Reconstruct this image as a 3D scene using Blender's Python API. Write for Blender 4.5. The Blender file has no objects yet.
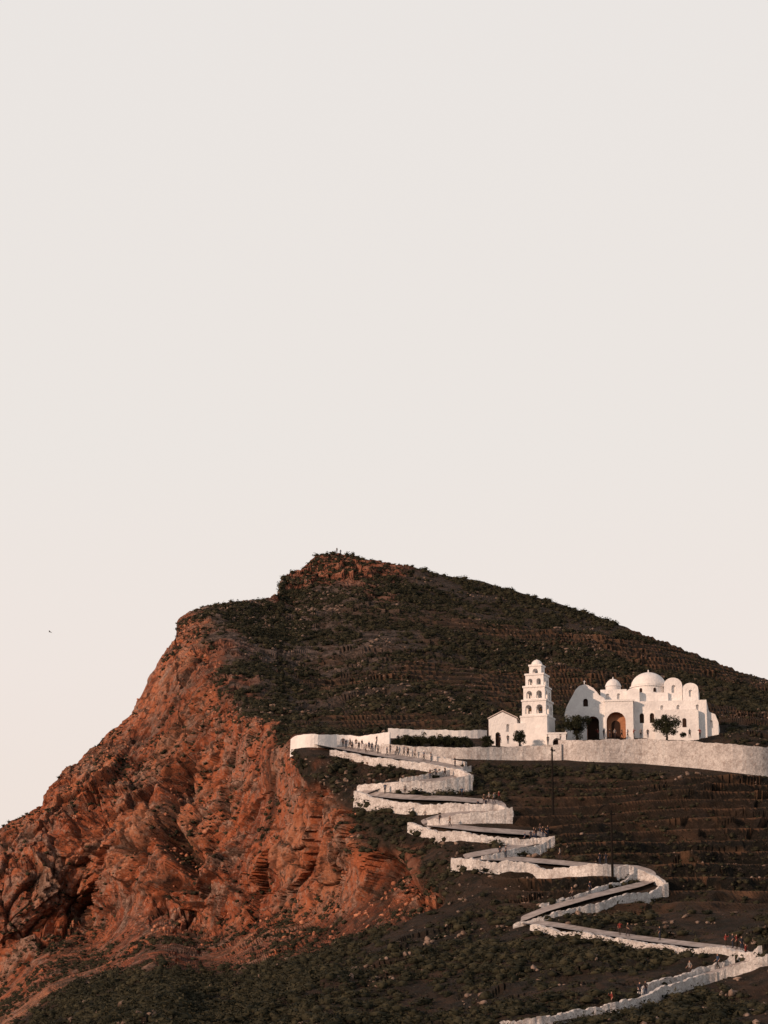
import bpy, bmesh, math, random
import numpy as np
from mathutils import Vector, Matrix
random.seed(7); rng=np.random.default_rng(11)
S=bpy.context.scene
F=2500.0; YH=1120.0
pit=math.atan((YH-512)/F); CP,SP=math.cos(pit),math.sin(pit)

# ---------------------------------------------------------------- camera
cd=bpy.data.cameras.new("camera"); cam=bpy.data.objects.new("camera",cd); S.collection.objects.link(cam)
cd.sensor_fit='VERTICAL'; cd.sensor_height=36; cd.lens=F/1024*36; cd.clip_start=1; cd.clip_end=60000
cam.rotation_euler=(math.pi/2+pit,0,0); S.camera=cam
S.view_settings.view_transform='Standard'; S.view_settings.look='None'; S.view_settings.exposure=0

# ---------------------------------------------------------------- sky + sun
SUN_EL=math.radians(17); SUN_AZ_V=Vector((-0.81,-0.59,0)).normalized()
sd=Vector((SUN_AZ_V.x*math.cos(SUN_EL),SUN_AZ_V.y*math.cos(SUN_EL),math.sin(SUN_EL)))
w=bpy.data.worlds.new("World"); S.world=w; w.use_nodes=True; nt=w.node_tree; nt.nodes.clear()
out=nt.nodes.new('ShaderNodeOutputWorld'); bg=nt.nodes.new('ShaderNodeBackground')
sky=nt.nodes.new('ShaderNodeTexSky'); sky.sky_type='NISHITA'; sky.sun_disc=False
sky.sun_elevation=SUN_EL; sky.sun_rotation=math.atan2(sd.x,sd.y)
tc=nt.nodes.new('ShaderNodeTexCoord'); sx=nt.nodes.new('ShaderNodeSeparateXYZ'); nt.links.new(tc.outputs['Generated'],sx.inputs[0])
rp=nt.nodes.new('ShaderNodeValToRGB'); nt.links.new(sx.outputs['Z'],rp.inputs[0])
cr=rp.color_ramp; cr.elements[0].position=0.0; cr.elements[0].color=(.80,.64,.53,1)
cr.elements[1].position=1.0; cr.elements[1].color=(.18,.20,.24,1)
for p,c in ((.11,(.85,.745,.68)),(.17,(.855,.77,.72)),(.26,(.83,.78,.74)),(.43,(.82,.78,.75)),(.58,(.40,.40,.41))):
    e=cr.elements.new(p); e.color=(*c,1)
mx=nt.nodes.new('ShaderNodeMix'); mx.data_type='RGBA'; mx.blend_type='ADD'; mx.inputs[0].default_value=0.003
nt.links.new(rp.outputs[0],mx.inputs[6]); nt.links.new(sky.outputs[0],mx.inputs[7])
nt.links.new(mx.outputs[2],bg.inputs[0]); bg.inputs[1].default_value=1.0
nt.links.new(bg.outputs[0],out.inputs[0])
sl=bpy.data.lights.new("sun","SUN"); sl.energy=3.9; sl.angle=math.radians(0.6); sl.color=(1.0,.66,.46)
so=bpy.data.objects.new("sun",sl); S.collection.objects.link(so)
so.rotation_euler=sd.to_track_quat('Z','Y').to_euler()

# ---------------------------------------------------------------- noise
def h3(ix,iy,iz,seed):
    n=(ix.astype(np.int64)*374761393+iy.astype(np.int64)*668265263+iz.astype(np.int64)*1274126177+seed*974634777)&0xffffffff
    n=((n^(n>>13))*1274126177)&0xffffffff; n=((n^(n>>16))*2246822519)&0xffffffff; n=n^(n>>15)
    return (n&0xffffff)/float(0xffffff)
def vn(x,y,z,seed=0):
    x0=np.floor(x);y0=np.floor(y);z0=np.floor(z); fx=x-x0;fy=y-y0;fz=z-z0
    q=lambda t:t*t*t*(t*(t*6-15)+10)
    u,v,ww=q(fx),q(fy),q(fz); r=0
    for a in (0,1):
        for b in (0,1):
            for c in (0,1):
                r=r+h3(x0+a,y0+b,z0+c,seed)*(u if a else 1-u)*(v if b else 1-v)*(ww if c else 1-ww)
    return r*2-1
def fbm(x,y,z,sc,oc=4,seed=0,gain=.5):
    r=0;a=1;t=0
    for o in range(oc):
        r=r+a*vn(x/sc+o*17.3,y/sc+o*5.1,z/sc+o*9.7,seed+o); t+=a; a*=gain; sc/=2.03
    return r/t
def worley(x,y,z,sc,seed=0,tilt=1.2):
    """cell noise whose cells are tilted planes -> fractured facets"""
    x=x/sc;y=y/sc;z=z/sc; x0=np.floor(x);y0=np.floor(y);z0=np.floor(z)
    b1=np.full(x.shape,9.);b2=np.full(x.shape,9.); val=np.zeros(x.shape)
    for a in(-1,0,1):
        for b in(-1,0,1):
            for c in(-1,0,1):
                cx,cy,cz=x0+a,y0+b,z0+c
                dx=cx+h3(cx,cy,cz,seed)-x;dy=cy+h3(cx,cy,cz,seed+1)-y;dz=cz+h3(cx,cy,cz,seed+2)-z
                d=np.sqrt(dx*dx+dy*dy+dz*dz)
                g=h3(cx,cy,cz,seed+3); v=g+tilt*(dx*(h3(cx,cy,cz,seed+4)-.5)+dz*(h3(cx,cy,cz,seed+5)-.5))
                m=d<b1; b2=np.where(m,b1,np.minimum(b2,d)); val=np.where(m,v,val); b1=np.where(m,d,b1)
    return val,b1,b2
def sst(a,b,x):
    t=np.clip((x-a)/(b-a),0,1); return t*t*(3-2*t)

# ---------------------------------------------------------------- survey of the terrain (bearing, elevation, distance)
def P(x,y,D):
    x=np.asarray(x,float);y=np.asarray(y,float);D=np.asarray(D,float)
    a=(x-384)/F;b=(512-y)/F; t=D/(CP-b*SP)
    return np.stack([a*t,D+0*a,(SP+b*CP)*t],-1)
skx=[-900,-400,-150,-60,0,12,40,62,85,100,120,128,138,150,165,175,177,180,190,225,262,277,283,300,318,340,370,400,440,480,520,560,600,640,680,720,768,900,1100,1600]
sky_=[1900,1250,960,880,826,820,803,772,754,737,722,714,694,672,650,637,622,617,611,605,601,596,577,569,557,554,560,566,575,581,592,603,617,631,646,661,681,735,815,1000]
skyline=lambda x:np.interp(x,skx,sky_)
CPTS=[(-900,1900,560),(-400,1250,600),(-150,960,620),(0,828,640),(60,775,650),(130,716,670),(178,630,700),(230,604,725),(283,585,790),(340,550,850),(440,573,835),(520,590,815),(600,615,790),(700,651,760),(768,679,740),(900,735,700),(1100,815,660),(1600,1000,640),
(180,650,675),(215,680,620),(255,720,560),(290,752,500),(335,788,470),(370,830,446),(410,880,420),(445,905,402),
(120,780,625),(200,760,590),(240,760,560),(100,860,600),(200,840,560),(270,810,520),(0,920,600),(200,900,540),(300,870,490),(350,890,455),
(0,1000,570),(100,960,545),(200,945,515),(300,930,470),(-200,1100,600),
(20,1040,430),(80,1010,405),(160,985,390),(300,978,372),(400,942,380),(200,1030,340),(400,1030,310),(600,1005,306),(768,1000,302),(768,965,316),(515,925,376),(640,885,396),(768,880,400),(455,860,415),(600,872,402),(768,850,416),(550,843,424),(410,827,440),(510,812,442),(768,810,442),(355,797,462),(470,780,464),(600,785,460),
(330,752,490),(470,762,478),(600,762,478),(768,775,468),(300,742,502),(390,744,496),(560,744,502),(640,742,505),(720,742,502),(768,742,500),
(400,728,520),(300,715,560),(560,730,525),(680,728,530),(768,733,515),(400,650,660),(300,650,670),(500,660,670),(640,690,620),(768,705,620),(900,790,480),(1000,900,410),(1600,1050,450),
(384,1130,190),(384,1500,60),(900,1130,200),(1500,1500,60),(0,1130,300),(-100,1500,80),(-600,1500,300),(1600,1200,250),(-900,2400,200),(700,1500,60)]
C=np.array(CPTS,float)
def kern(r): return np.sqrt(r*r+35.**2)
n=len(C); A=np.zeros((n+3,n+3)); A[:n,:n]=kern(np.hypot(C[:,None,0]-C[None,:,0],C[:,None,1]-C[None,:,1]))
A[:n,n]=1;A[:n,n+1]=C[:,0];A[:n,n+2]=C[:,1];A[n:,:n]=A[:n,n:].T
sol=np.linalg.solve(A,np.concatenate([np.log(C[:,2]),[0,0,0]]))
def DEP(x,y):
    r=sol[n]+sol[n+1]*x+sol[n+2]*y
    for k in range(n): r=r+sol[k]*kern(np.hypot(x-C[k,0],y-C[k,1]))
    return np.exp(r)
xs=np.concatenate([np.linspace(-900,-40,45)[:-1],np.arange(-40,812,1.0),np.linspace(812,1600,40)[1:]])
N1=470; N2=24
rows1=np.linspace(0,1,N1+1)
SK=skyline(xs); YB=np.maximum(1040,SK+40)
YY=np.concatenate([SK[:,None]+rows1[None]*(YB-SK)[:,None], YB[:,None]+(np.arange(1,N2+1)/N2)[None]**1.5*460],1)
XX=np.repeat(xs[:,None],YY.shape[1],1)
DD=DEP(XX,YY); B=P(XX,YY,DD)
def grid_normals(B):
    du=np.gradient(B,axis=0);dv=np.gradient(B,axis=1); nn=np.cross(dv,du); nn/=np.linalg.norm(nn,axis=-1,keepdims=True)+1e-9
    s=np.sign(-(nn*B).sum(-1,keepdims=True)); return nn*np.where(s==0,1,s)
NN=grid_normals(B)
facing=np.abs((NN*B).sum(-1))/np.linalg.norm(B,axis=-1)
def seg_dist(x,y,pts,closed=False):
    d=np.full(x.shape,1e9); pts=list(pts); m=len(pts)
    for i in range(m if closed else m-1):
        (ax,ay),(bx,by)=pts[i],pts[(i+1)%m]; vx,vy=bx-ax,by-ay
        t=np.clip(((x-ax)*vx+(y-ay)*vy)/(vx*vx+vy*vy+1e-9),0,1); d=np.minimum(d,np.hypot(x-ax-t*vx,y-ay-t*vy))
    return d
def inside(x,y,pts):
    r=np.zeros(x.shape,bool); m=len(pts)
    for i in range(m):
        (ax,ay),(bx,by)=pts[i],pts[(i+1)%m]
        if ay==by: continue
        r^=((ay>y)!=(by>y))&(x<(bx-ax)*(y-ay)/(by-ay)+ax)
    return r
CLIFF=[(-1200,2500),(-1200,300),(172,560),(205,625),(205,650),(228,690),(258,722),(288,756),(322,785),(352,815),(378,850),(405,880),(436,902),(400,912),(372,920),(320,950),(270,960),(240,968),(150,966),(100,978),(60,996),(20,1026),(-100,1150),(-400,1900)]
sdv=seg_dist(XX,YY,CLIFF,True)*np.where(inside(XX,YY,CLIFF),1,-1)
bx,by,bz=B[...,0],B[...,1],B[...,2]
cn=fbm(bx,by,bz,22,4,50)
base_amp=34-22*sst(890,945,YY)*sst(430,380,XX)
cliff=sst(-7,7,sdv+cn*base_amp)
cliff*=1-sst(2,-5,sdv)*sst(900,940,YY)*sst(420,380,XX)
SUMMIT=[(276,600),(280,560),(340,545),(420,566),(400,585),(330,588)]
ssd=seg_dist(XX,YY,SUMMIT,True)*np.where(inside(XX,YY,SUMMIT),1,-1)
red=sst(-8,10,ssd+fbm(bx,by,bz,16,3,60)*20)*.9
red=np.maximum(red,sst(-60,-5,sdv)*sst(-.05,.25,fbm(bx,by,bz*1.6,11,4,64))*.75*sst(920,880,YY))
PATH=[(505,1042),(560,1021),(610,1014),(650,1000),(700,980),(748,965),(752,958),(738,952),(700,948),(650,942),(600,935),(560,928),(518,923),(545,912),(590,899),(640,887),(658,880),(650,874),(636,870),(600,869),(560,865),(510,861),(462,859),(490,854),(520,848),(550,841),(540,836),(480,832),(420,825),(440,819),(475,814),(508,812),(500,805),(450,801),(400,799),(362,795),(380,788),(435,783),(468,777),(462,771),(420,763),(375,756),(335,749),(315,745)]
TERR=[(300,744),(340,746),(400,747),(480,750),(560,752),(600,756),(720,762),(780,768)]
pd=np.minimum(seg_dist(XX,YY,PATH),seg_dist(XX,YY,TERR)-6)
calm=sst(4,16,pd)
hill=(1-cliff)
disp=hill*calm*(fbm(bx,by,bz,60,3,3)*3.0+fbm(bx,by,bz,12,4,9)*1.3+fbm(bx,by,bz,3,3,19)*.4)*sst(0,25,YY-SK[:,None]+8)
wv,w1,w2=worley(bx,by,bz,5.0,33)
upl=sst(500,680,DD)*sst(560,250,XX)
rocky=sst(-.1,.3,fbm(bx,by,bz,30,3,77)+.4*upl)
disp+=hill*calm*rocky*((wv-.4)*1.3)*.9
# cliff relief: tilted strata, buttresses, fractured facets
skf=.22+.78*sst(2,55,YY-SK[:,None]); lft=.45+.55*sst(-20,120,XX)
al=bx*.42+bz*.9; ac=-bx*.9+bz*.42
rn2=np.abs(vn(al/34+3,ac/8.5+cn*.6,by/60,6))
rid=1-np.abs(vn(al/75,ac/24,by/80,5)); rid2=1-rn2; rid3=1-np.abs(vn(al/15+3,ac/4.2+cn,by/60,8))
f1,_,_=worley(al*.55+cn*4,by*.5,ac*1.15,12,101,1.5); f2_,e1,e2=worley(al*.65,by*.5,ac*1.1+cn*3,5.2,202,1.5); f3_,e3,e4=worley(al*.8,by*.5,ac*1.1+cn*3,2.4,303,1.5)
st=(bz*.85-bx*.28+cn*7)/6.5; stf=st-np.floor(st); ledge=sst(0,.75,stf)*(1-sst(.88,1,stf))
lm_=sst(-.25,.3,fbm(bx,by,bz,35,3,71))*.8
cd_=((rid-.6)*12+(f1-.5)*5.0+fbm(bx,by,bz,40,2,8)*5)*skf*lft+(rid2-.6)*4.4*skf*lft+((rid3-.5)*1.3+(f2_-.5)*3.0+(f3_-.5)*1.5+(ledge-.4)*1.5*lm_)*(.4+.6*skf)+fbm(bx,by,bz,8,5,28,.62)*2.8*(.4+.6*skf)-1.0
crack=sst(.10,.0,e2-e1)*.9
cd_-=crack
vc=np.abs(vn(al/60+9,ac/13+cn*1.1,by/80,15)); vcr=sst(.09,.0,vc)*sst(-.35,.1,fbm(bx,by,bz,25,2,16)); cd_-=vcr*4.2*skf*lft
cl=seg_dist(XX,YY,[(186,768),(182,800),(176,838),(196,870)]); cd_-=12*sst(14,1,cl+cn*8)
cl2=seg_dist(XX,YY,[(262,770),(256,820),(240,870),(236,905)]); cd_-=4*sst(7,0,cl2+cn*8)
fw=sst(.10,.42,facing)
disp+=np.clip(cliff,0,1)*cd_*(.12+.88*fw)
disp+=red*(1-cliff)*((f1-.6)*2.0+(f2_-.5)*1.8+(f3_-.5)*.8)*calm*(.3+.7*sst(0,20,YY-SK[:,None]))
G=B+NN*disp[...,None]
# terraces
tn=fbm(bx,by,bz,40,2,91)
tm=sst(480,545,XX+cn*50)*sst(772,782,YY)*sst(925,885,YY)*(.8+.2*sst(-.3,.1,tn))*sst(5,11,pd)
tm=np.maximum(tm,.85*sst(250,330,XX)*sst(590,640,YY)*sst(735,715,YY)*sst(-.05,.2,fbm(bx,by,bz,45,2,93)))
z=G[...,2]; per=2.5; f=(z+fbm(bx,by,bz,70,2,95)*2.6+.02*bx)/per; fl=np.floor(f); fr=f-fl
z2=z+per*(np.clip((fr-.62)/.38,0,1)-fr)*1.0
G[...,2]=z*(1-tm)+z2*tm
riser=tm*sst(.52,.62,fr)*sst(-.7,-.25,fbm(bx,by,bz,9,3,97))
def samp(x,y):
    sk=np.interp(x,xs,SK); yb=max(1040,sk+40)
    if y<=yb: r=(y-sk)/(yb-sk)*N1
    else: r=N1+((y-yb)/460)**(1/1.5)*N2
    r=min(max(r,0),G.shape[1]-1.001); c=np.interp(x,xs,np.arange(len(xs))); c=min(max(c,0),len(xs)-1.001)
    i,j=int(c),int(r); a,b=c-i,r-j
    return Vector(G[i,j]*(1-a)*(1-b)+G[i+1,j]*a*(1-b)+G[i,j+1]*(1-a)*b+G[i+1,j+1]*a*b)
back=[]; K=[(8,-1),(30,-8),(80,-32),(160,-80),(300,-180),(500,-330),(800,-480)]
for dy,dz in reversed(K):
    q=G[:,0,:].copy(); q[:,1]+=dy; q[:,0]*=(1+dy/700*.4); q[:,2]+=dz*1.0; q[:,2]=np.maximum(q[:,2],-230); back.append(q)
FULL=np.concatenate([np.stack(back,1),G],1)
nb=len(K)
def fast_mesh(name,V,Fq,k):
    me=bpy.data.meshes.new(name); V=np.ascontiguousarray(V,np.float32).reshape(-1,3); Fq=np.ascontiguousarray(Fq,np.int32)
    nf=len(Fq); me.vertices.add(len(V)); me.vertices.foreach_set('co',V.ravel())
    me.loops.add(nf*k); me.loops.foreach_set('vertex_index',Fq.ravel()); me.polygons.add(nf)
    me.polygons.foreach_set('loop_start',np.arange(0,nf*k,k,dtype=np.int32)); me.polygons.foreach_set('loop_total',np.full(nf,k,np.int32))
    me.update(calc_edges=True); return me
def addobj(name,me,mat=None,parent=None):
    o=bpy.data.objects.new(name,me); S.collection.objects.link(o)
    if mat:
        me.materials.clear(); me.materials.append(mat)
    if parent: o.parent=parent
    return o
nc,nr=FULL.shape[:2]
idx=np.arange(nc*nr).reshape(nc,nr)
Q=np.stack([idx[:-1,:-1],idx[:-1,1:],idx[1:,1:],idx[1:,:-1]],-1).reshape(-1,4)
tme=fast_mesh("hillside_terrain",FULL,Q,4)
def attr(me,name,a):
    at=me.attributes.new(name,'FLOAT','POINT'); at.data.foreach_set('value',np.ascontiguousarray(a,np.float32).ravel())
pad=lambda a:np.concatenate([np.repeat(a[:,:1],nb,1),a],1)
attr(tme,"cliff",pad(cliff)); attr(tme,"red",pad(red)); attr(tme,"riser",pad(riser)); attr(tme,"terr",pad(tm)); attr(tme,"upland",pad(upl*hill))
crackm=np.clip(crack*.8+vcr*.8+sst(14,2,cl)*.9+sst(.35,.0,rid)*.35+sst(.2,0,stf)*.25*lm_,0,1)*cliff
attr(tme,"crack",pad(crackm)); attr(tme,"facet",pad(np.clip(f1*.5+f2_*.35+f3_*.15,0,1)))

# ---------------------------------------------------------------- materials
def mat(name):
    m=bpy.data.materials.new(name); m.use_nodes=True; t=m.node_tree; b=t.nodes['Principled BSDF']; b.inputs['Roughness'].default_value=.95
    b.inputs['Specular IOR Level'].default_value=.12
    return m,t,b
class NT:
    def __init__(s,t): s.t=t; s.g=t.nodes.new('ShaderNodeNewGeometry')
    def noise(s,sc,det=5,rough=.6,dist=0,vec=None):
        n=s.t.nodes.new('ShaderNodeTexNoise'); n.inputs['Scale'].default_value=sc; n.inputs['Detail'].default_value=det; n.inputs['Roughness'].default_value=rough; n.inputs['Distortion'].default_value=dist
        s.t.links.new(vec or s.g.outputs['Position'],n.inputs['Vector']); return n.outputs['Fac']
    def strata(s,rot,scl):
        n=s.t.nodes.new('ShaderNodeMapping'); n.inputs['Rotation'].default_value=rot; n.inputs['Scale'].default_value=scl; s.t.links.new(s.g.outputs['Position'],n.inputs['Vector']); return n.outputs[0]
    def vor(s,sc,feat='F1',out='Distance'):
        n=s.t.nodes.new('ShaderNodeTexVoronoi'); n.feature=feat; n.inputs['Scale'].default_value=sc; s.t.links.new(s.g.outputs['Position'],n.inputs['Vector']); return n.outputs[out]
    def ramp(s,fac,stops):
        n=s.t.nodes.new('ShaderNodeValToRGB'); s.t.links.new(fac,n.inputs[0]); e=n.color_ramp.elements
        while len(e)<len(stops): e.new(.5)
        for q,(p,c) in zip(e,stops):
            q.position=p; q.color=(*c,1) if isinstance(c,tuple) else (c,c,c,1)
        return n.outputs[0]
    def mix(s,f,a,b,mode='MIX'):
        n=s.t.nodes.new('ShaderNodeMix'); n.data_type='RGBA'; n.blend_type=mode
        for i,v in ((0,f),(6,a),(7,b)):
            if isinstance(v,(int,float)): n.inputs[i].default_value=v
            elif isinstance(v,tuple): n.inputs[i].default_value=(*v,1)
            else: s.t.links.new(v,n.inputs[i])
        return n.outputs[2]
    def attr(s,nm):
        n=s.t.nodes.new('ShaderNodeAttribute'); n.attribute_name=nm; return n.outputs['Fac']
    def math(s,op,a,b=0):
        n=s.t.nodes.new('ShaderNodeMath'); n.operation=op
        for i,v in ((0,a),(1,b)):
            if isinstance(v,(int,float)): n.inputs[i].default_value=v
            else: s.t.links.new(v,n.inputs[i])
        return n.outputs[0]
    def bump(s,b,h,dist,st=1):
        n=s.t.nodes.new('ShaderNodeBump'); n.inputs['Distance'].default_value=dist; n.inputs['Strength'].default_value=st; s.t.links.new(h,n.inputs['Height']); s.t.links.new(n.outputs[0],b.inputs['Normal'])
m_ter,t,b=mat("rock_and_scrub"); k=NT(t)
rock=k.ramp(k.math('ADD',k.math('MULTIPLY',k.noise(.035,7,.65,.6),.75),k.math('MULTIPLY',k.attr("facet"),.25)),[(.3,(.20,.058,.034)),(.42,(.36,.105,.050)),(.52,(.47,.145,.066)),(.66,(.50,.225,.13))])
sv2=k.strata((0,math.radians(-62),0),(.06,.2,.35))
rock=k.mix(k.ramp(k.noise(1,6,.7,.8,sv2),[(.37,.7),(.49,0.)]),rock,(.12,.048,.033))
rock=k.mix(k.ramp(k.noise(.07,8,.8,1),[(.49,0.),(.58,.78)]),rock,k.ramp(k.noise(.8,5,.8),[(.42,(.17,.11,.085)),(.6,(.44,.32,.26))]))
rock=k.mix(k.ramp(k.noise(.65,5,.8),[(.54,0.),(.62,.7)]),rock,(.45,.30,.23))
rock=k.mix(k.ramp(k.noise(.42,6,.8,0,k.strata((.3,.2,0),(1,1,1.4))),[(.52,0.),(.60,.9)]),rock,(.06,.033,.025))
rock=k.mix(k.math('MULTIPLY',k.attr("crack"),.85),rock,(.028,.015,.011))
spz=t.nodes.new('ShaderNodeSeparateXYZ'); t.links.new(k.g.outputs['Normal'],spz.inputs[0])
flat=k.ramp(spz.outputs['Z'],[(.6,0.),(.85,1.)])
rock=k.mix(k.math('MULTIPLY',flat,k.ramp(k.noise(.25,5,.7),[(.4,0.),(.55,.8)])),rock,(.06,.042,.028))
soil=k.ramp(k.noise(.06,7,.7,.4),[(.3,(.023,.018,.014)),(.5,(.050,.033,.024)),(.7,(.10,.060,.042))])
soil=k.mix(k.ramp(k.noise(.45,6,.75),[(.43,0.),(.57,.88)]),soil,(.017,.017,.013))
soil=k.mix(k.ramp(k.noise(.9,6,.8),[(.58,0.),(.67,.65)]),soil,(.16,.12,.10))
soil=k.mix(k.math('MULTIPLY',k.attr("upland"),k.ramp(k.noise(.3,7,.8),[(.45,0.),(.58,.8)])),soil,(.20,.15,.13))
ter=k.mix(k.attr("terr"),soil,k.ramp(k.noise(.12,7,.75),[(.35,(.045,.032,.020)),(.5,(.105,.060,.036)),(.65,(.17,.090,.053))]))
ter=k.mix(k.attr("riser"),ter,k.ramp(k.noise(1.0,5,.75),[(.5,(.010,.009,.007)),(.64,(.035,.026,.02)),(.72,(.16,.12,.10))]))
rs=k.mix(k.attr("red"),ter,k.ramp(k.noise(.3,6,.7),[(.4,(.06,.028,.02)),(.5,(.26,.09,.05)),(.65,(.38,.19,.125))]))
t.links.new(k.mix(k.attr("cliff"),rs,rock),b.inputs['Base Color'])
k.bump(b,k.noise(.5,8,.75),2.0,.95)
terrain=addobj("hillside_terrain",tme,m_ter)
tme.polygons.foreach_set('use_smooth',np.zeros(len(tme.polygons),bool))

m_sea,t,b=mat("sea_water"); k=NT(t); b.inputs['Base Color'].default_value=(.02,.045,.06,1); b.inputs['Roughness'].default_value=.15; k.bump(b,k.noise(.2,5),.5,.6)
sea=fast_mesh("sea",[(-30000,-30000,-205),(30000,-30000,-205),(30000,30000,-205),(-30000,30000,-205)],[(0,1,2,3)],4); addobj("sea",sea,m_sea)

m_wh,t,b=mat("whitewash"); k=NT(t)
c=k.ramp(k.noise(.35,7,.7),[(.3,(.62,.595,.59)),(.6,(.78,.755,.74))])
c=k.mix(k.ramp(k.noise(1.6,5,.75),[(.57,0.),(.75,.4)]),c,(.45,.41,.40)); t.links.new(c,b.inputs['Base Color']); k.bump(b,k.noise(2,5),.2,.8)
def rubble(nm,lo,mi,hi,dk):
    m,t,b=mat(nm); k=NT(t)
    c=k.ramp(k.noise(.3,7,.75),[(.3,lo),(.5,mi),(.65,hi)])
    c=k.mix(k.ramp(k.vor(1.6,'DISTANCE_TO_EDGE'),[(.0,.4),(.12,0.)]),c,(.22,.18,.165))
    c=k.mix(k.ramp(k.noise(.9,5,.85),[(.51,0.),(.61,dk)]),c,(.28,.23,.21)); t.links.new(c,b.inputs['Base Color']); k.bump(b,k.noise(1.2,6,.75),.6,.95); return m
m_ws=rubble("whitewashed_rubble",(.38,.35,.34),(.58,.545,.53),(.70,.67,.65),.7)
m_pw=rubble("path_wall_limewash",(.44,.415,.405),(.66,.63,.615),(.80,.775,.76),.6)
m_pa,t,b=mat("stone_paving"); k=NT(t)
c=k.ramp(k.noise(.6,7,.7),[(.35,(.20,.17,.16)),(.65,(.38,.34,.325))]); t.links.new(c,b.inputs['Base Color'])
m_rf,t,b=mat("roof_plaster"); k=NT(t); t.links.new(k.ramp(k.noise(.8,5),[(.35,(.40,.33,.30)),(.65,(.55,.48,.45))]),b.inputs['Base Color'])
m_wl,t,b=mat("warm_lit_plaster"); k=NT(t); t.links.new(k.ramp(k.noise(1.2,5),[(.35,(.30,.14,.08)),(.65,(.42,.21,.12))]),b.inputs['Base Color'])  # portico's warm interior light is put into this colour; narthex arch reuses it
m_dk,t,b=mat("dark_wood"); b.inputs['Base Color'].default_value=(.035,.02,.015,1)
m_po,t,b=mat("weathered_pole_wood"); k=NT(t); t.links.new(k.ramp(k.noise(3),[(.3,(.006,.005,.004)),(.7,(.016,.012,.010))]),b.inputs['Base Color'])
def leafmat(nm,a,b_,sc=.7):
    m,t,b=mat(nm); k=NT(t); t.links.new(k.ramp(k.noise(sc,5,.7),[(.38,a),(.62,b_)]),b.inputs['Base Color']); return m
m_sh=leafmat("scrub_leaves",(.010,.012,.008),(.050,.045,.027),.3)
m_tr=leafmat("tree_leaves",(.010,.014,.008),(.045,.045,.024))
m_rk=leafmat("loose_rock",(.08,.055,.042),(.25,.18,.145))
m_rr=leafmat("red_rock",(.18,.06,.035),(.45,.20,.12),.3)
m_me,t,b=mat("bronze_bell"); b.inputs['Base Color'].default_value=(.10,.06,.03,1)

# ---------------------------------------------------------------- scatter
e1_=G[1:,:-1]-G[:-1,:-1]; e2_=G[:-1,1:]-G[:-1,:-1]; area=np.linalg.norm(np.cross(e1_,e2_),axis=-1)
c0=lambda a:a[:-1,:-1]
vis=(c0(XX)>-60)&(c0(XX)<830)&(c0(YY)<1060)
noise_d=fbm(c0(bx),c0(by),c0(bz),16,4,222)
gn=grid_normals(G); gz=c0(gn[...,2])
CH=inside(c0(XX),c0(YY),[(480,730),(720,725),(735,770),(600,766),(380,762),(300,752),(295,735),(480,735)])
wd=np.where(vis&(~CH),area,0)*(1-c0(cliff))*sst(4,7,c0(pd))*(.08+sst(-.25,.15,noise_d)+.5*sst(930,980,c0(YY))*sst(450,350,c0(XX)))*(1-.93*c0(tm)+1.2*c0(riser))*(1-.6*c0(red))
def scatter(weights,N,base,bf,smin,smax,pw,flat,name,m):
    p=weights.ravel()/weights.sum(); ids=rng.choice(len(p),N,p=p); i,j=np.unravel_index(ids,weights.shape)
    a=rng.random((N,1));b=rng.random((N,1))
    pos=G[i,j]*(1-a)*(1-b)+G[i+1,j]*a*(1-b)+G[i,j+1]*(1-a)*b+G[i+1,j+1]*a*b
    s=smin+(smax-smin)*rng.random(N)**pw; th=rng.random(N)*6.283
    s*=1-.45*(tm[i,j]>.3)
    kb=rng.integers(0,len(base),N); V=np.array(base)[kb]
    cs,sn=np.cos(th)[:,None],np.sin(th)[:,None]
    sx_=(s*(.8+.5*rng.random(N)))[:,None]; sz_=(s*flat*(.7+.6*rng.random(N)))[:,None]
    X=V[...,0]*sx_;Y=V[...,1]*s[:,None];Z=V[...,2]*sz_
    W=np.stack([X*cs-Y*sn,X*sn+Y*cs,Z+sz_*.3],-1)+pos[:,None,:]
    nv=V.shape[1]; Fc=np.array(bf)[None]+ (np.arange(N)*nv)[:,None,None]
    me=fast_mesh(name,W.reshape(-1,3),Fc.reshape(-1,3),3); return addobj(name,me,m)
def ico(sub,jit):
    bm=bmesh.new(); bmesh.ops.create_icosphere(bm,subdivisions=sub,radius=1); v=np.array([q.co[:] for q in bm.verts]); f=[[q.index for q in fc.verts] for fc in bm.faces]; bm.free()
    v=v*(1+jit*(rng.random((len(v),1))-.5)); return v,f
bases=[];
for q in range(8):
    v,f_=ico(1,.6); v=v*.7
    L=[];lf=[]
    for q2 in range(30):
        d=rng.normal(size=3); d/=np.linalg.norm(d); d[2]=abs(d[2]); c=d*(.6+.6*rng.random()); tri=c+rng.normal(size=(3,3))*.17
        lf.append([len(v)+len(L)+r for r in range(3)]); L+=list(tri)
    bases.append(np.concatenate([v,np.array(L)]))
bface=f_+lf
scatter(wd,48000,bases,bface,.2,1.4,2.7,.62,"phrygana_shrubs",m_sh)
rb=[];
for q in range(12):
    v,f2=ico(1,.35); v=v+rng.normal(size=v.shape)*.14
    for _ in range(5):
        d=rng.normal(size=3); d/=np.linalg.norm(d); h_=v@d; v=v-np.maximum(h_-.45,0)[:,None]*d
    rb.append(v)
wr=np.where(vis&(~CH),area,0)*(1-c0(cliff))*sst(4,7,c0(pd))*(sst(-.1,.4,fbm(c0(bx),c0(by),c0(bz),14,3,240))*(.3+c0(rocky)))
scatter(wr,8000,rb,f2,.12,.8,3.2,.7,"loose_rocks",m_rk)
wc=np.where(vis,area,0)*c0(cliff)*sst(.5,.8,gz)*sst(950,900,c0(YY))
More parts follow.
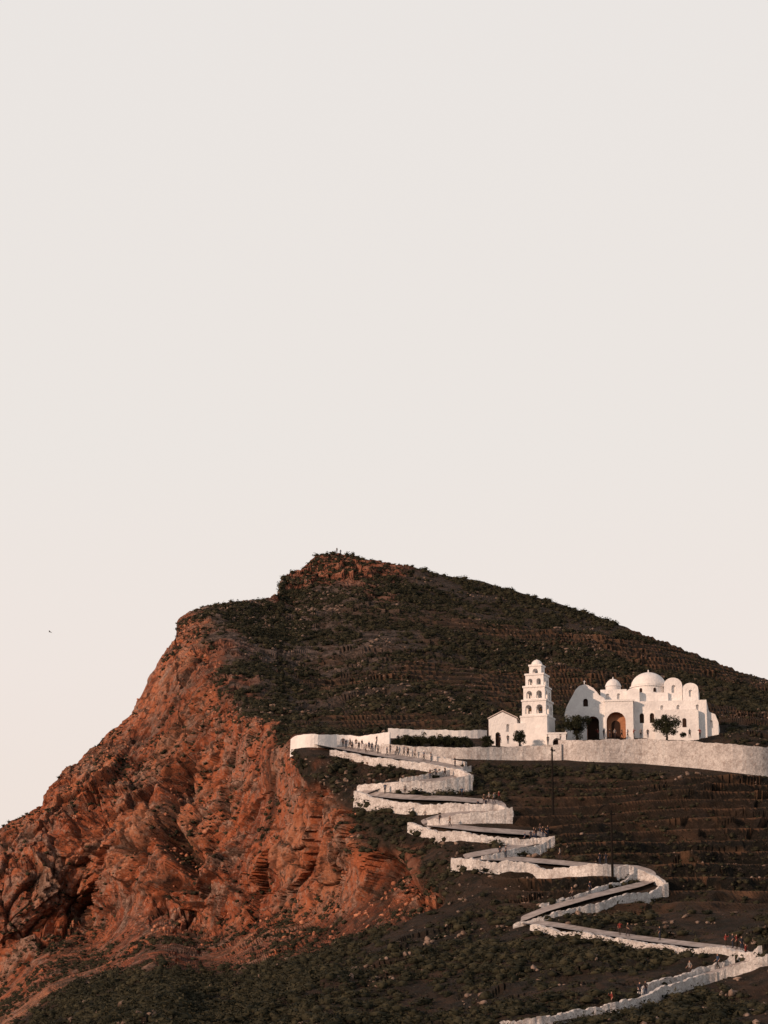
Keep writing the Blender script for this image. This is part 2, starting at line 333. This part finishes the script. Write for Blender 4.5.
scatter(wc,1500,rb,f2,.2,.7,3,.8,"red_boulders",m_rr)
wl=np.where(vis,area,0)*c0(cliff)*(.15+sst(.35,.7,gz))*sst(-.2,.3,noise_d)
scatter(wl,7500,bases,bface,.18,.9,2.5,.6,"cliff_shrubs",m_sh)

# ---------------------------------------------------------------- walls and path
def resample(pts,step=3.0):
    o=[]
    for (ax,ay),(bx_,by_) in zip(pts[:-1],pts[1:]):
        L=max(1,int(math.hypot(bx_-ax,by_-ay)/step))
        for i in range(L): o.append((ax+(bx_-ax)*i/L,ay+(by_-ay)*i/L))
    o.append(pts[-1]); return o
def smooth(V,it):
    V=[v.copy() for v in V]
    for _ in range(it): V=[V[0]]+[(V[i-1]+V[i]*2+V[i+1])/4 for i in range(1,len(V)-1)]+[V[-1]]
    return V
def wall(name,pts,h,th=.55,m=None,jit=.07,deep=1.5,wob=0,step=3.0):
    rp_=resample(pts,step); hs=h if isinstance(h,(list,tuple)) else [h,h]
    V=smooth([samp(*p) for p in rp_],4); n_=len(V); bm=bmesh.new(); rings=[]; ph=random.random()*9
    for i,v in enumerate(V):
        a=V[max(i-1,0)];c=V[min(i+1,n_-1)]; d=Vector((c.x-a.x,c.y-a.y,0)).normalized(); nrm=Vector((-d.y,d.x,0))
        hh_=np.interp(i/(n_-1),np.linspace(0,1,len(hs)),hs); q_=i*step/3
        zt=v.z+hh_+random.uniform(-jit,jit)+wob*(math.sin(q_*.45+ph)+.6*math.sin(q_*1.1+ph*2)+.5*math.sin(q_*2.7+ph))
        j=random.uniform(-.06,.06)
        ring=[v+nrm*(th/2+.12+j),v+nrm*(th/2+j),v-nrm*(th/2+j),v-nrm*(th/2+.12+j)]
        ring[0].z=ring[3].z=v.z-deep; ring[1].z=zt-.05; ring[2].z=zt+random.uniform(-.03,.03)
        rings.append([bm.verts.new(q) for q in ring])
    for r1,r2 in zip(rings[:-1],rings[1:]):
        for q in range(4): bm.faces.new((r1[q],r1[(q+1)%4],r2[(q+1)%4],r2[q]))
    bm.faces.new(rings[0]);bm.faces.new(rings[-1][::-1]); bmesh.ops.recalc_face_normals(bm,faces=bm.faces)
    me=bpy.data.meshes.new(name); bm.to_mesh(me); bm.free(); return addobj(name,me,m or m_ws)
WN="whitewashed_path_wall"
def pw(pts,h): wall(WN,pts,[q*.98 for q in h],th=.6,jit=.13,wob=.09,m=m_pw,step=2.0)
pw([(500,1032),(540,1027),(580,1020),(620,1014),(645,1008),(665,997),(700,986),(740,976),(785,964)],[1.0,1.2,1.5,1.2,1.3])
pw([(640,997),(660,988),(700,975),(735,964)],[1.1,.8,1.0])
pw([(762,963),(735,960),(700,957),(650,950),(600,944),(560,938),(532,930)],[1.2,.9,1.1,.9])
pw([(513,928),(545,920),(575,911),(600,906),(640,898),(667,892)],[.6,.7,1.2,1.8])
pw([(540,908),(590,894),(632,880)],[.5,.5,.8])
pw([(667,888),(650,882),(630,879),(600,880),(560,877),(530,871),(490,871),(452,868)],[1.3,1.8,2.1,1.8,1.5,1.8,1.7])
pw([(482,862),(515,856),(554,848)],[1.0,1.2,1.6])
pw([(554,847),(520,846),(480,842),(440,838),(409,832)],[1.7,1.1,1.5,1.6])
pw([(428,827),(455,824),(480,823),(512,823)],[1.1,1.8,2.4])
pw([(512,818),(500,812),(470,812),(435,813),(400,811),(370,806),(354,800)],[1.3,1.6,2.0,2.1])
pw([(358,790),(400,792),(440,791),(472,787)],[.9,1.8,2.3,2.9])
pw([(400,783),(440,777),(470,771)],[.8,1.0,1.1])
pw([(472,784),(455,776),(420,769),(375,763),(330,755)],[1.8,1.5,1.4,1.3,1.1])
pw([(466,767),(440,762),(400,755),(350,748)],[.9,1.3,1.2])
wall("terrace_parapet_wall",[(290,748),(305,747),(336,748)],[2.2,2.6,2.6],.7,m_wh,wob=.06)
wall("terrace_parapet_wall",[(336,747),(360,747),(390,747)],[2.4,2.2,2.9],.7,m_wh,wob=.06)
wall("terrace_parapet_wall",[(382,754),(420,757),(470,759),(520,760),(562,760)],[1.9,2.0,2.2,2.6,3.0],.7,m_ws,wob=.05)
wall("terrace_parapet_wall",[(388,738),(430,738),(492,738)],[1.9,1.6,1.6],.6,m_wh,wob=.05)
wall("retaining_wall",[(560,759),(585,761),(640,763),(700,768),(768,776),(850,786),(1000,800)],[3.6,4.6,5.0,5.4,6.0,6.2,6.4],1.0,m_ws,jit=.08,deep=3,wob=.05)
pp=resample(PATH,2.5); n_=len(pp); bm=bmesh.new(); pr=None; rowsP=[]
for i,(x,y) in enumerate(pp):
    a=pp[max(i-2,0)];c=pp[min(i+2,n_-1)]; dx,dy=c[0]-a[0],c[1]-a[1]; L=math.hypot(dx,dy)+1e-6; nx,ny=-dy/L,dx/L
    if ny<0: nx,ny=-nx,-ny
    rowsP.append([samp(x+nx*o*1.2,y+ny*o) for o in (-3.6,-1.8,0,1.8,3.6)])
cols=[smooth([r[q] for r in rowsP],3) for q in range(5)]
for i in range(n_):
    zt=[cols[q][i].z for q in range(5)]; zm=sum(zt)/5
    row=[bm.verts.new((cols[q][i].x,cols[q][i].y,max(zt[q]+.22,.5*zt[q]+.5*zm+.22))) for q in range(5)]
    if pr:
        for q in range(4): bm.faces.new((pr[q],pr[q+1],row[q+1],row[q]))
    pr=row
me=bpy.data.meshes.new("zigzag_path"); bm.to_mesh(me); bm.free(); addobj("zigzag_path",me,m_pa)

# ---------------------------------------------------------------- building helpers
def prism(name,pts,y0,y1,m):
    bm=bmesh.new(); a=[bm.verts.new((x,y0,z)) for x,z in pts]; c=[bm.verts.new((x,y1,z)) for x,z in pts]
    bm.faces.new(a); bm.faces.new(c[::-1])
    for i in range(len(pts)):
        j=(i+1)%len(pts); bm.faces.new((a[j],a[i],c[i],c[j]))
    bmesh.ops.recalc_face_normals(bm,faces=bm.faces); me=bpy.data.meshes.new(name); bm.to_mesh(me); bm.free(); return addobj(name,me,m)
def box(name,x0,x1,y0,y1,z0,z1,m): return prism(name,[(x0,z0),(x1,z0),(x1,z1),(x0,z1)],y0,y1,m)
def archp(cx,w_,z0,zt,n_=12):
    r=w_/2; zs=zt-r; return [(cx-r,z0),(cx+r,z0)]+[(cx+r*math.cos(a),zs+r*math.sin(a)) for a in np.linspace(0,math.pi,n_)]
def cut(o,cutters):
    for c in cutters:
        md=o.modifiers.new("b",'BOOLEAN'); md.operation='DIFFERENCE'; md.solver='EXACT'; md.object=c
        try: md.material_mode='TRANSFER'
        except Exception: pass
    bpy.context.view_layer.update(); dg=bpy.context.evaluated_depsgraph_get()
    me=bpy.data.meshes.new_from_object(o.evaluated_get(dg)); o.modifiers.clear(); o.data=me
    for c in cutters: bpy.data.objects.remove(c,do_unlink=True)
def lathe(name,prof,cx,cy,m,n_=28,smooth_=False):
    bm=bmesh.new(); rings=[]
    for r,z_ in prof:
        rings.append([bm.verts.new((cx+r*math.cos(a),cy+r*math.sin(a),z_)) for a in np.linspace(0,2*math.pi,n_,endpoint=False)])
    for r1,r2 in zip(rings[:-1],rings[1:]):
        for i in range(n_):
            f=bm.faces.new((r1[i],r1[(i+1)%n_],r2[(i+1)%n_],r2[i])); f.smooth=smooth_
    bm.faces.new(rings[-1]); bm.faces.new(rings[0][::-1])
    me=bpy.data.meshes.new(name); bm.to_mesh(me); bm.free(); return addobj(name,me,m)
def cross(name,cx,cy,z0,h,m):
    a=box(name,cx-.07,cx+.07,cy-.07,cy+.07,z0,z0+h,m); b_=box(name+"_arm",cx-h*.28,cx+h*.28,cy-.06,cy+.06,z0+h*.6,z0+h*.6+.14,m); return [a,b_]
def empty(name,loc,rz,kids):
    e=bpy.data.objects.new(name,None); S.collection.objects.link(e); e.location=loc; e.rotation_euler=(0,0,rz)
    for q in kids: q.parent=e
    return e
# ---------------------------------------------------------------- church
U=lambda x:(x-640)*.206; W=lambda y:(742-y)*.2045
ch=[]; zb=-5
o=prism("narthex_front",[(U(566),zb),(U(606),zb),(U(606),W(697)),(U(601),W(694)),(U(598),W(690)),(U(595),W(686.5)),(U(590),W(683.5)),(U(586),W(682.5)),(U(581),W(684)),(U(577),W(688)),(U(574.5),W(693)),(U(571),W(699)),(U(568),W(705)),(U(566),W(712))],0,7,m_wh)
cut(o,[prism("c",archp(U(594),2.5,zb+.5,W(715)),-1,2.2,m_wl),prism("c",archp(U(577.5),.8,W(724),W(715)),-1,.5,m_wh),prism("c",archp(U(587),1.0,W(705),W(697)),-1,.5,m_wh)]); ch.append(o)
ch.append(box("narthex_door",U(594)-1.3,U(594)+1.3,2.15,2.4,zb,W(716),m_dk))
ch.append(prism("narthex_window",archp(U(587),1.2,W(705.3),W(696.5)),.47,.6,m_dk))
o=box("portico_front",U(606)+.003,U(634),-.35,1.47,zb,W(701),m_wh)
cut(o,[prism("c",archp(U(617),3.9,zb+.5,W(711.5)),-1,2.2,m_wl)]); ch.append(o)
ch.append(box("portico_back_wall",U(617)-2.1,U(617)+2.1,1.30,1.46,zb,W(711),m_wl))
ch.append(prism("portico_door",archp(U(616),1.7,zb,W(719)),1.15,1.29,m_dk))
ch.append(prism("portico_cornice",[(U(605),W(701)+.003),(U(635),W(701)+.003),(U(635),W(699)),(U(605),W(699))],-.5,1.49,m_wh))
o=box("nave",U(606.5),U(706),1.5,14,zb,W(700),m_wh)
cut(o,[prism("c",archp(U(x),.9,W(722),W(712)),0,2,m_wh) for x in (642,652)]+[prism("c",archp(U(690),1.0,W(733),W(716)),0,2,m_wh)]+[prism("c",archp(U(x),.6,W(711),W(704.5)),0,2,m_wh) for x in (662,678,697)]); ch.append(o)
for x in (642,652): ch.append(prism("nave_window",archp(U(x),1.0,W(722.3),W(711.6)),1.95,2.1,m_dk))
o=prism("apse_block",[(U(700),zb),(U(717),zb),(U(717),W(722)),(U(714),W(714)),(U(709),W(712)),(U(706),W(707)),(U(700),W(705))],2.4,12,m_wh)
cut(o,[prism("c",archp(U(710),.6,W(728),W(720)),0,2.8,m_wh)]); ch.append(o)
ch.append(prism("sacristy",[(U(655),zb),(U(698),zb),(U(698),W(712)),(U(696),W(710)),(U(655),W(710))],.2,1.49,m_wh))
ch.append(prism("sacristy_window",archp(U(684),.8,W(728),W(719)),.14,.19,m_dk))
o=box("west_lantern_base",U(601),U(627),3,8.5,W(700)+.003,W(686),m_wh); cut(o,[prism("c",archp(U(x),.7,W(697),W(690)),2,3.5,m_wh) for x in (608,619)]); ch.append(o)
ch.append(lathe("small_dome",[(1.55,W(686)),(1.55,W(681.5)),(1.7,W(681.3)),(1.65,W(680.5)),(1.45,W(678)),(1.1,W(675.6)),(.6,W(673.8)),(.12,W(673.2)),(.1,W(672)),(.02,W(671))],U(613),5.5,m_wh))
ch.append(box("crossing_base",U(627)+.003,U(668),3.5,12,W(700)+.003,W(690),m_wh))
ch.append(lathe("drum",[(3.7,W(690)+.003),(3.7,W(682.5)),(3.95,W(682.2)),(3.95,W(681))],U(648),7.6,m_wh,32))
dp=[(3.65*math.cos(a),W(681)+3.1*math.sin(a)) for a in np.linspace(0,math.pi/2*.97,14)]
ch.append(lathe("main_dome",dp+[(.14,W(681)+3.3),(.12,W(681)+3.6),(.03,W(681)+3.75)],U(648),7.6,m_wh,36,True))
for i in range(8):
    a=math.radians(-90+22+45*i); r=3.72; q=prism("drum_window",archp(0,.55,W(688.5),W(684.3)),-.05,.05,m_dk)
    q.location=(U(648)+r*math.cos(a),7.6+r*math.sin(a),0); q.rotation_euler=(0,0,a+math.pi/2); ch.append(q)
def vault(nm,x0,x1,yb,yt,v0,v1):
    r=(U(x1)-U(x0))/2; cx=(U(x0)+U(x1))/2; hh_=W(yt)-W(yb)
    rise=min(r,hh_*.30); pts=[(cx-r,W(yb)+.003),(cx+r,W(yb)+.003)]+[(cx+r*math.cos(a),W(yt)-rise+rise*math.sin(a)) for a in np.linspace(0,math.pi,14)]
    return prism(nm,pts,v0,v1,m_wh)
o=vault("transept_vault",664,682,700,674.5,4.2,11); cut(o,[prism("c",archp(U(673.5),.8,W(690),W(682)),4,4.7,m_wh)]); ch.append(o)
o=vault("east_vault",682.6,698,700,681,3.4,10.2); cut(o,[prism("c",archp(U(690.3),.7,W(695),W(688)),3,3.8,m_wh)]); ch.append(o)
ch.append(vault("aisle_vault",627,640,700,686,2.2,9))
ch+=cross("dome_cross",U(648),7.6,W(681)+3.6,1.0,m_po); ch+=cross("gable_cross",U(586),.5,W(682.5),.9,m_wh)
base=P(640,742,505); CHE=empty("church",Vector(base),math.radians(-9),ch)
# ---------------------------------------------------------------- bell tower
tw=[]; q=.2035; H=lambda y:(745-y)*q
def tier(nm,w_,y0,y1,nar,aw,yt0,yt1):
    o=box(nm,-w_/2,w_/2,-w_/2,w_/2,H(y0)+.003,H(y1),m_wh); cs=[]
    for i in range(nar):
        cx=(i-(nar-1)/2)*w_/nar*.92
        a=prism("c",archp(cx,aw,H(yt0),H(yt1)),-w_,w_,m_wh); cs.append(a)
        a=prism("c",archp(cx,aw*.995,H(yt0)+.01,H(yt1)-.01),-w_,w_,m_wh)
        for v in a.data.vertices: v.co=(v.co.y,v.co.x,v.co.z)
        bm=bmesh.new(); bm.from_mesh(a.data); bmesh.ops.recalc_face_normals(bm,faces=bm.faces); bm.to_mesh(a.data); bm.free(); cs.append(a)
    cut(o,cs); tw.append(o)
tw.append(box("base",-2.8,2.8,-2.8,2.8,-5,H(719),m_wh))
def corn(y,w_): tw.append(box("cornice",-w_/2,w_/2,-w_/2,w_/2,H(y)-.0,H(y)+.36,m_wh))
corn(719,5.8)
tier("first_belfry",5.0,717.2,703,2,1.3,715.5,706.5); corn(703,5.3)
tier("second_belfry",4.5,701.2,689,2,1.15,700,692.3); corn(689,4.8)
tier("third_belfry",3.8,687.2,676.5,2,.9,686.3,679.8); corn(676.5,4.1)
tier("lantern",2.5,674.7,667,1,1.1,674,669.4)
corn(667,2.8)
tw.append(lathe("cap",[(1.15,H(665.2)+.003),(1.12,H(664)),(.95,H(662)),(.6,H(660.4)),(.15,H(659.6)),(.05,H(659))],0,0,m_wh,20))
tw+=cross("tower_cross",0,0,H(659.3),.9,m_po)
for i,(cx,y) in enumerate(((-1.05,710),(1.05,710),(0,697))):
    tw.append(lathe("bell",[(.38,H(y)-.4),(.28,H(y)-.1),(.2,H(y)+.25),(.05,H(y)+.35)],cx,-1.4,m_me,12))
BT=empty("bell_tower",Vector(P(538,745,500)),math.radians(-20),tw)
cp=[]; r_=.203; u=lambda x:(x-505)*r_; h_=lambda y:(745-y)*r_
o=prism("chapel_walls",[(u(489),-4),(u(517),-4),(u(517),h_(719)),(u(503),h_(712)),(u(489),h_(719))],0,6,m_wh)
cut(o,[prism("c",archp(u(498),1.0,-.5,h_(732)),-1,.6,m_wh),prism("c",archp(u(508),.6,h_(732),h_(724)),-1,.5,m_wh)]); cp.append(o)
cp.append(box("chapel_door",u(498)-.6,u(498)+.6,.57,.7,-.6,h_(732.5),m_dk))
o=box("vestibule",u(517)+.003,u(529),-.5,5,-4,h_(724),m_wh); cut(o,[prism("c",archp(u(523),1.5,-1,h_(731)),-1,1.2,m_wh)]); cp.append(o)
cp.append(box("vestibule_door",u(523)-.8,u(523)+.8,1.17,1.3,-1,h_(732),m_dk))
cp.append(prism("chapel_roof",[(u(488),h_(718.6)),(u(503),h_(711.2)),(u(518),h_(718.6)),(u(518),h_(717.6)),(u(503),h_(710.2)),(u(488),h_(717.6))],-.15,6.1,m_rf))
empty("chapel",Vector(P(505,745,499)),math.radians(-8),cp)
g=[]; gu=lambda x:(x-555)*.2
o=box("gate_walls",gu(548),gu(566),0,3,-4,.2*13,m_wh); cut(o,[prism("c",archp(gu(557),1.6,-.5,.2*9),-1,1.5,m_wh)]); g.append(o)
g.append(box("gate_coping",gu(547),gu(567),-.1,3.1,2.603,2.9,m_wh)); g.append(box("gate_leaf",gu(557)-.9,gu(557)+.9,1.47,1.6,-.5,1.6,m_dk))
empty("courtyard_gatehouse",Vector(P(555,747,494)),math.radians(-5),g)
# ---------------------------------------------------------------- trees
def tree(name,x,y,D,h,rad,seed,crown_low=.12,nleaf=5200):
    r=random.Random(seed); rn=np.random.default_rng(seed); bm=bmesh.new()
    def limb(a,b_,r0,r1):
        d=(b_-a).normalized(); ux=d.orthogonal().normalized(); uy=d.cross(ux); R=[]
        for tt,rr in ((0,r0),(.5,(r0+r1)/2),(1,r1)):
            c=a.lerp(b_,tt)+(Vector((r.uniform(-1,1),r.uniform(-1,1),0))*r0*.5 if tt==.5 else Vector())
            R.append([bm.verts.new(c+(ux*math.cos(q)+uy*math.sin(q))*rr) for q in np.linspace(0,2*math.pi,7,endpoint=False)])
        for A_,B_ in zip(R[:-1],R[1:]):
            for i in range(7): bm.faces.new((A_[i],A_[(i+1)%7],B_[(i+1)%7],B_[i]))
    top=Vector((r.uniform(-.2,.2),0,h*.45)); limb(Vector((0,0,-1)),top,.28,.16); cl_=[]
    for i in range(10):
        a=i*2.4+r.random(); e=Vector((math.cos(a)*rad*r.uniform(.35,.85),math.sin(a)*rad*r.uniform(.35,.85),h*r.uniform(.35,.85))); limb(top.lerp(Vector((0,0,h*.25)),r.random()*.5),e,.11,.03); cl_.append((e,rad*r.uniform(.28,.48)))
    for i in range(12):
        e=Vector((r.gauss(0,rad*.45),r.gauss(0,rad*.45),h*r.uniform(crown_low+.1,.95))); cl_.append((e,rad*r.uniform(.2,.42)))
    me=bpy.data.meshes.new(name); bm.to_mesh(me); bm.free()
    tv=np.array([v.co[:] for v in me.vertices]); tf=[list(p_.vertices) for p_ in me.polygons]
    per_=nleaf//len(cl_); LV=[]
    for e,cr_ in cl_:
        d=rn.normal(size=(per_,3)); d/=np.linalg.norm(d,axis=1,keepdims=True); c=np.array(e)+d*cr_*(rn.random((per_,1))**.45)*1.15*np.array([1,1,.8])
        LV.append((c[:,None,:]+rn.normal(size=(per_,3,3))*.11))
    LV=np.concatenate(LV).reshape(-1,3); bpy.data.meshes.remove(me)
    me=bpy.data.meshes.new(name); fs=tf+[(len(tv)+3*i,len(tv)+3*i+1,len(tv)+3*i+2) for i in range(len(LV)//3)]
    me.from_pydata(np.concatenate([tv,LV]).tolist(),[],fs); me.materials.append(m_po); me.materials.append(m_tr)
    me.polygons.foreach_set('material_index',np.array([0]*len(tf)+[1]*(len(LV)//3),np.int32))
    o=bpy.data.objects.new(name,me); S.collection.objects.link(o); o.location=Vector(P(x,y,D)); return o
tree("olive_tree",577,741,499,5.2,2.6,1,.05,6500); tree("olive_tree",666,741,494,5.2,2.7,2,.05,6500); tree("olive_tree",520,745,494,2.8,1.3,9,nleaf=2000)
for i,(x,hh_,rr) in enumerate(((408,2.6,1.7),(420,2.9,1.6),(432,2.5,1.7),(444,2.8,1.8),(455,2.6,1.7),(466,2.4,1.5),(487,2.6,1.2),(397,2.0,1.1))):
    tree("tamarisk_tree",x,749,493,hh_,rr,20+i,nleaf=2200)
# ---------------------------------------------------------------- poles
def pole(x,y,h):
    b0=samp(x,y); ks=[lathe("shaft",[(.22,-1),(.19,h*.5),(.14,h)],0,0,m_po,10),box("crossarm",-.7,.7,-.24,-.15,h-.7,h-.56,m_po)]
    for dx in (-.6,0,.6): ks.append(lathe("insulator",[(.05,h-.56),(.07,h-.43),(.03,h-.34)],dx,-.19,m_po,8))
    empty("utility_pole",b0,.9,ks)
pole(553,822,12.0); pole(612,882,10.6); pole(488,742,7)
# ---------------------------------------------------------------- people
def cmat(nm,c):
    m,t,b=mat(nm); b.inputs['Base Color'].default_value=(*c,1); return m
skin=cmat("skin",(.38,.22,.16)); hair=cmat("hair",(.03,.02,.015)); shoe=cmat("shoe_leather",(.04,.03,.03))
shirts=[cmat("cloth_shirt",c) for c in ((.03,.03,.04),(.20,.18,.17),(.16,.03,.025),(.03,.05,.09),(.04,.03,.03),(.09,.06,.045))]
pants=[cmat("cloth_trousers",c) for c in ((.03,.035,.05),(.04,.03,.03),(.03,.025,.02),(.02,.02,.02),(.03,.04,.07),(.04,.03,.03))]
def person_mesh(k,pose):
    s=.24 if pose=='walk' else .06
    J={'pel':(0,0,.95,.15),'wst':(0,0,1.1,.125),'chs':(0,-.01,1.32,.155),'nck':(0,0,1.48,.06),'hd1':(0,-.01,1.58,.085),'hd2':(0,0,1.69,.09),
       'hl':(.09,0,.88,.1),'kl':(.1,-s*.7,.49,.065),'al':(.1,-s*.4,.09,.045),'tl':(.11,-s*.4-.17,.04,.035),
       'hr':(-.09,0,.88,.1),'kr':(-.1,s*.3,.48,.065),'ar':(-.1,s*1.1,.11,.045),'tr':(-.11,s*1.1-.16,.04,.035),
       'sl':(.19,0,1.41,.06),'el':(.25,.06+s*.3,1.13,.042),'wl':(.24,-.1+s*.3,.9,.032),'fl':(.23,-.15+s*.3,.8,.028),
       'sr':(-.19,0,1.41,.06),'er':(-.25,-s*.2+.03,1.13,.042),'wr':(-.24,-s-.08,.92,.032),'fr':(-.23,-s-.14,.83,.028)}
    if pose=='lift': J['er']=(-.3,-.18,1.25,.042);J['wr']=(-.18,-.3,1.45,.032);J['fr']=(-.12,-.3,1.55,.028)
    E=[('pel','wst'),('wst','chs'),('chs','nck'),('nck','hd1'),('hd1','hd2'),('pel','hl'),('hl','kl'),('kl','al'),('al','tl'),('pel','hr'),('hr','kr'),('kr','ar'),('ar','tr'),('chs','sl'),('sl','el'),('el','wl'),('wl','fl'),('chs','sr'),('sr','er'),('er','wr'),('wr','fr')]
    nm=list(J); me=bpy.data.meshes.new("person_body"); me.from_pydata([J[q][:3] for q in nm],[(nm.index(a),nm.index(c)) for a,c in E],[])
    o=bpy.data.objects.new("tmp",me); S.collection.objects.link(o); md=o.modifiers.new("s",'SKIN')
    for i,q in enumerate(nm): me.skin_vertices[0].data[i].radius=(J[q][3]*(1.15 if q in('chs','wst','pel') else 1),J[q][3]*(.75 if q in('chs','wst','pel') else 1)); me.skin_vertices[0].data[i].use_root=(q=='pel')
    md=o.modifiers.new("u",'SUBSURF'); md.levels=1
    bpy.context.view_layer.update(); m2=bpy.data.meshes.new_from_object(o.evaluated_get(bpy.context.evaluated_depsgraph_get())); bpy.data.objects.remove(o,do_unlink=True)
    m2.materials.clear()
    for q in (shirts[k],pants[k],skin,hair,shoe): m2.materials.append(q)
    for p_ in m2.polygons:
        c=p_.center
        if c.z>1.5: mi=3 if (c.y>.03 or c.z>1.7) else 2
        elif abs(c.x)>.2 and c.z<1.15: mi=2
        elif c.z>.95: mi=0
        elif c.z>.1: mi=1
        else: mi=4
        p_.material_index=mi; p_.use_smooth=True
    return m2
PM=[person_mesh(i,p_) for i,p_ in enumerate(('stand','walk','lift','walk','stand','walk'))]
def person(p_,sc=1.0):
    o=bpy.data.objects.new("person",random.choice(PM)); S.collection.objects.link(o); o.location=p_; o.rotation_euler=(0,0,random.uniform(0,6.28)); o.scale=(sc,)*3
for x,y in ((333,746),(338,747),(343,748),(350,749),(356,749),(362,750),(369,752),(376,752),(383,754),(390,755),(397,756),(408,758),(352,751),(366,754),(372,753),(404,757),(415,759),(346,750),(359,752),(387,757),(378,755),(424,762),(431,763),(484,806),(489,804),(494,805),(499,803),(462,799),(478,812),(486,811),(531,843),(536,841),(543,839),(548,838),(540,836),(525,845),(534,840),(546,841),(430,780),(436,779),(445,778),(560,861),(600,866),(606,866),(737,951),(733,950),(742,953),(726,950),(746,961),(646,999),(612,1010),(640,1000),(590,895),(572,901),(405,796),(385,795),(440,826),(425,822),(450,828),(500,859),(506,859),(660,942),(690,978),(718,971),(455,768),(620,937),(628,938)):
    p_=samp(x,y); p_.z+=.24; person(p_,1.12)
for x,y,D in ((598,741,501),(604,741,501),(610,741,500),(615,741,499),(622,741,500),(628,741,499),(634,741,498),(641,741,499),(648,741,500),(690,741,497),(700,741,496),(566,744,496),(560,745,494),(548,748,492),(398,747,494),(388,748,493),(384,748,493),(377,748,493),(500,746,495),(508,747,494)):
    person(Vector(P(x,y,D))+Vector((0,0,.6)),1.12)
for x in (337,340.5): p_=samp(x,555); person(p_+Vector((0,0,.1)),1.15)
# bird
bm=bmesh.new()
for s_ in (1,-1):
    a=[(0,-.25,0),(.0*s_,.2,0),(s_*.35,.1,.16),(s_*.7,.18,.08),(s_*.35,-.1,.14)]
    vs=[bm.verts.new(q) for q in a]; bm.faces.new(vs)
vs=[bm.verts.new(q) for q in((0,-.4,0),(.07,-.1,-.06),(.05,.3,0),(0,.5,.02),(-.05,.3,0),(-.07,-.1,-.06),(0,0,.07))]
for i in range(6): bm.faces.new((vs[i],vs[(i+1)%6],vs[6]))
me=bpy.data.meshes.new("bird"); bm.to_mesh(me); bm.free(); o=addobj("bird",me,m_dk); o.location=Vector(P(50,632,450)); o.rotation_euler=(.2,.3,1.0)
print("verts",len(tme.vertices), "church z",base)
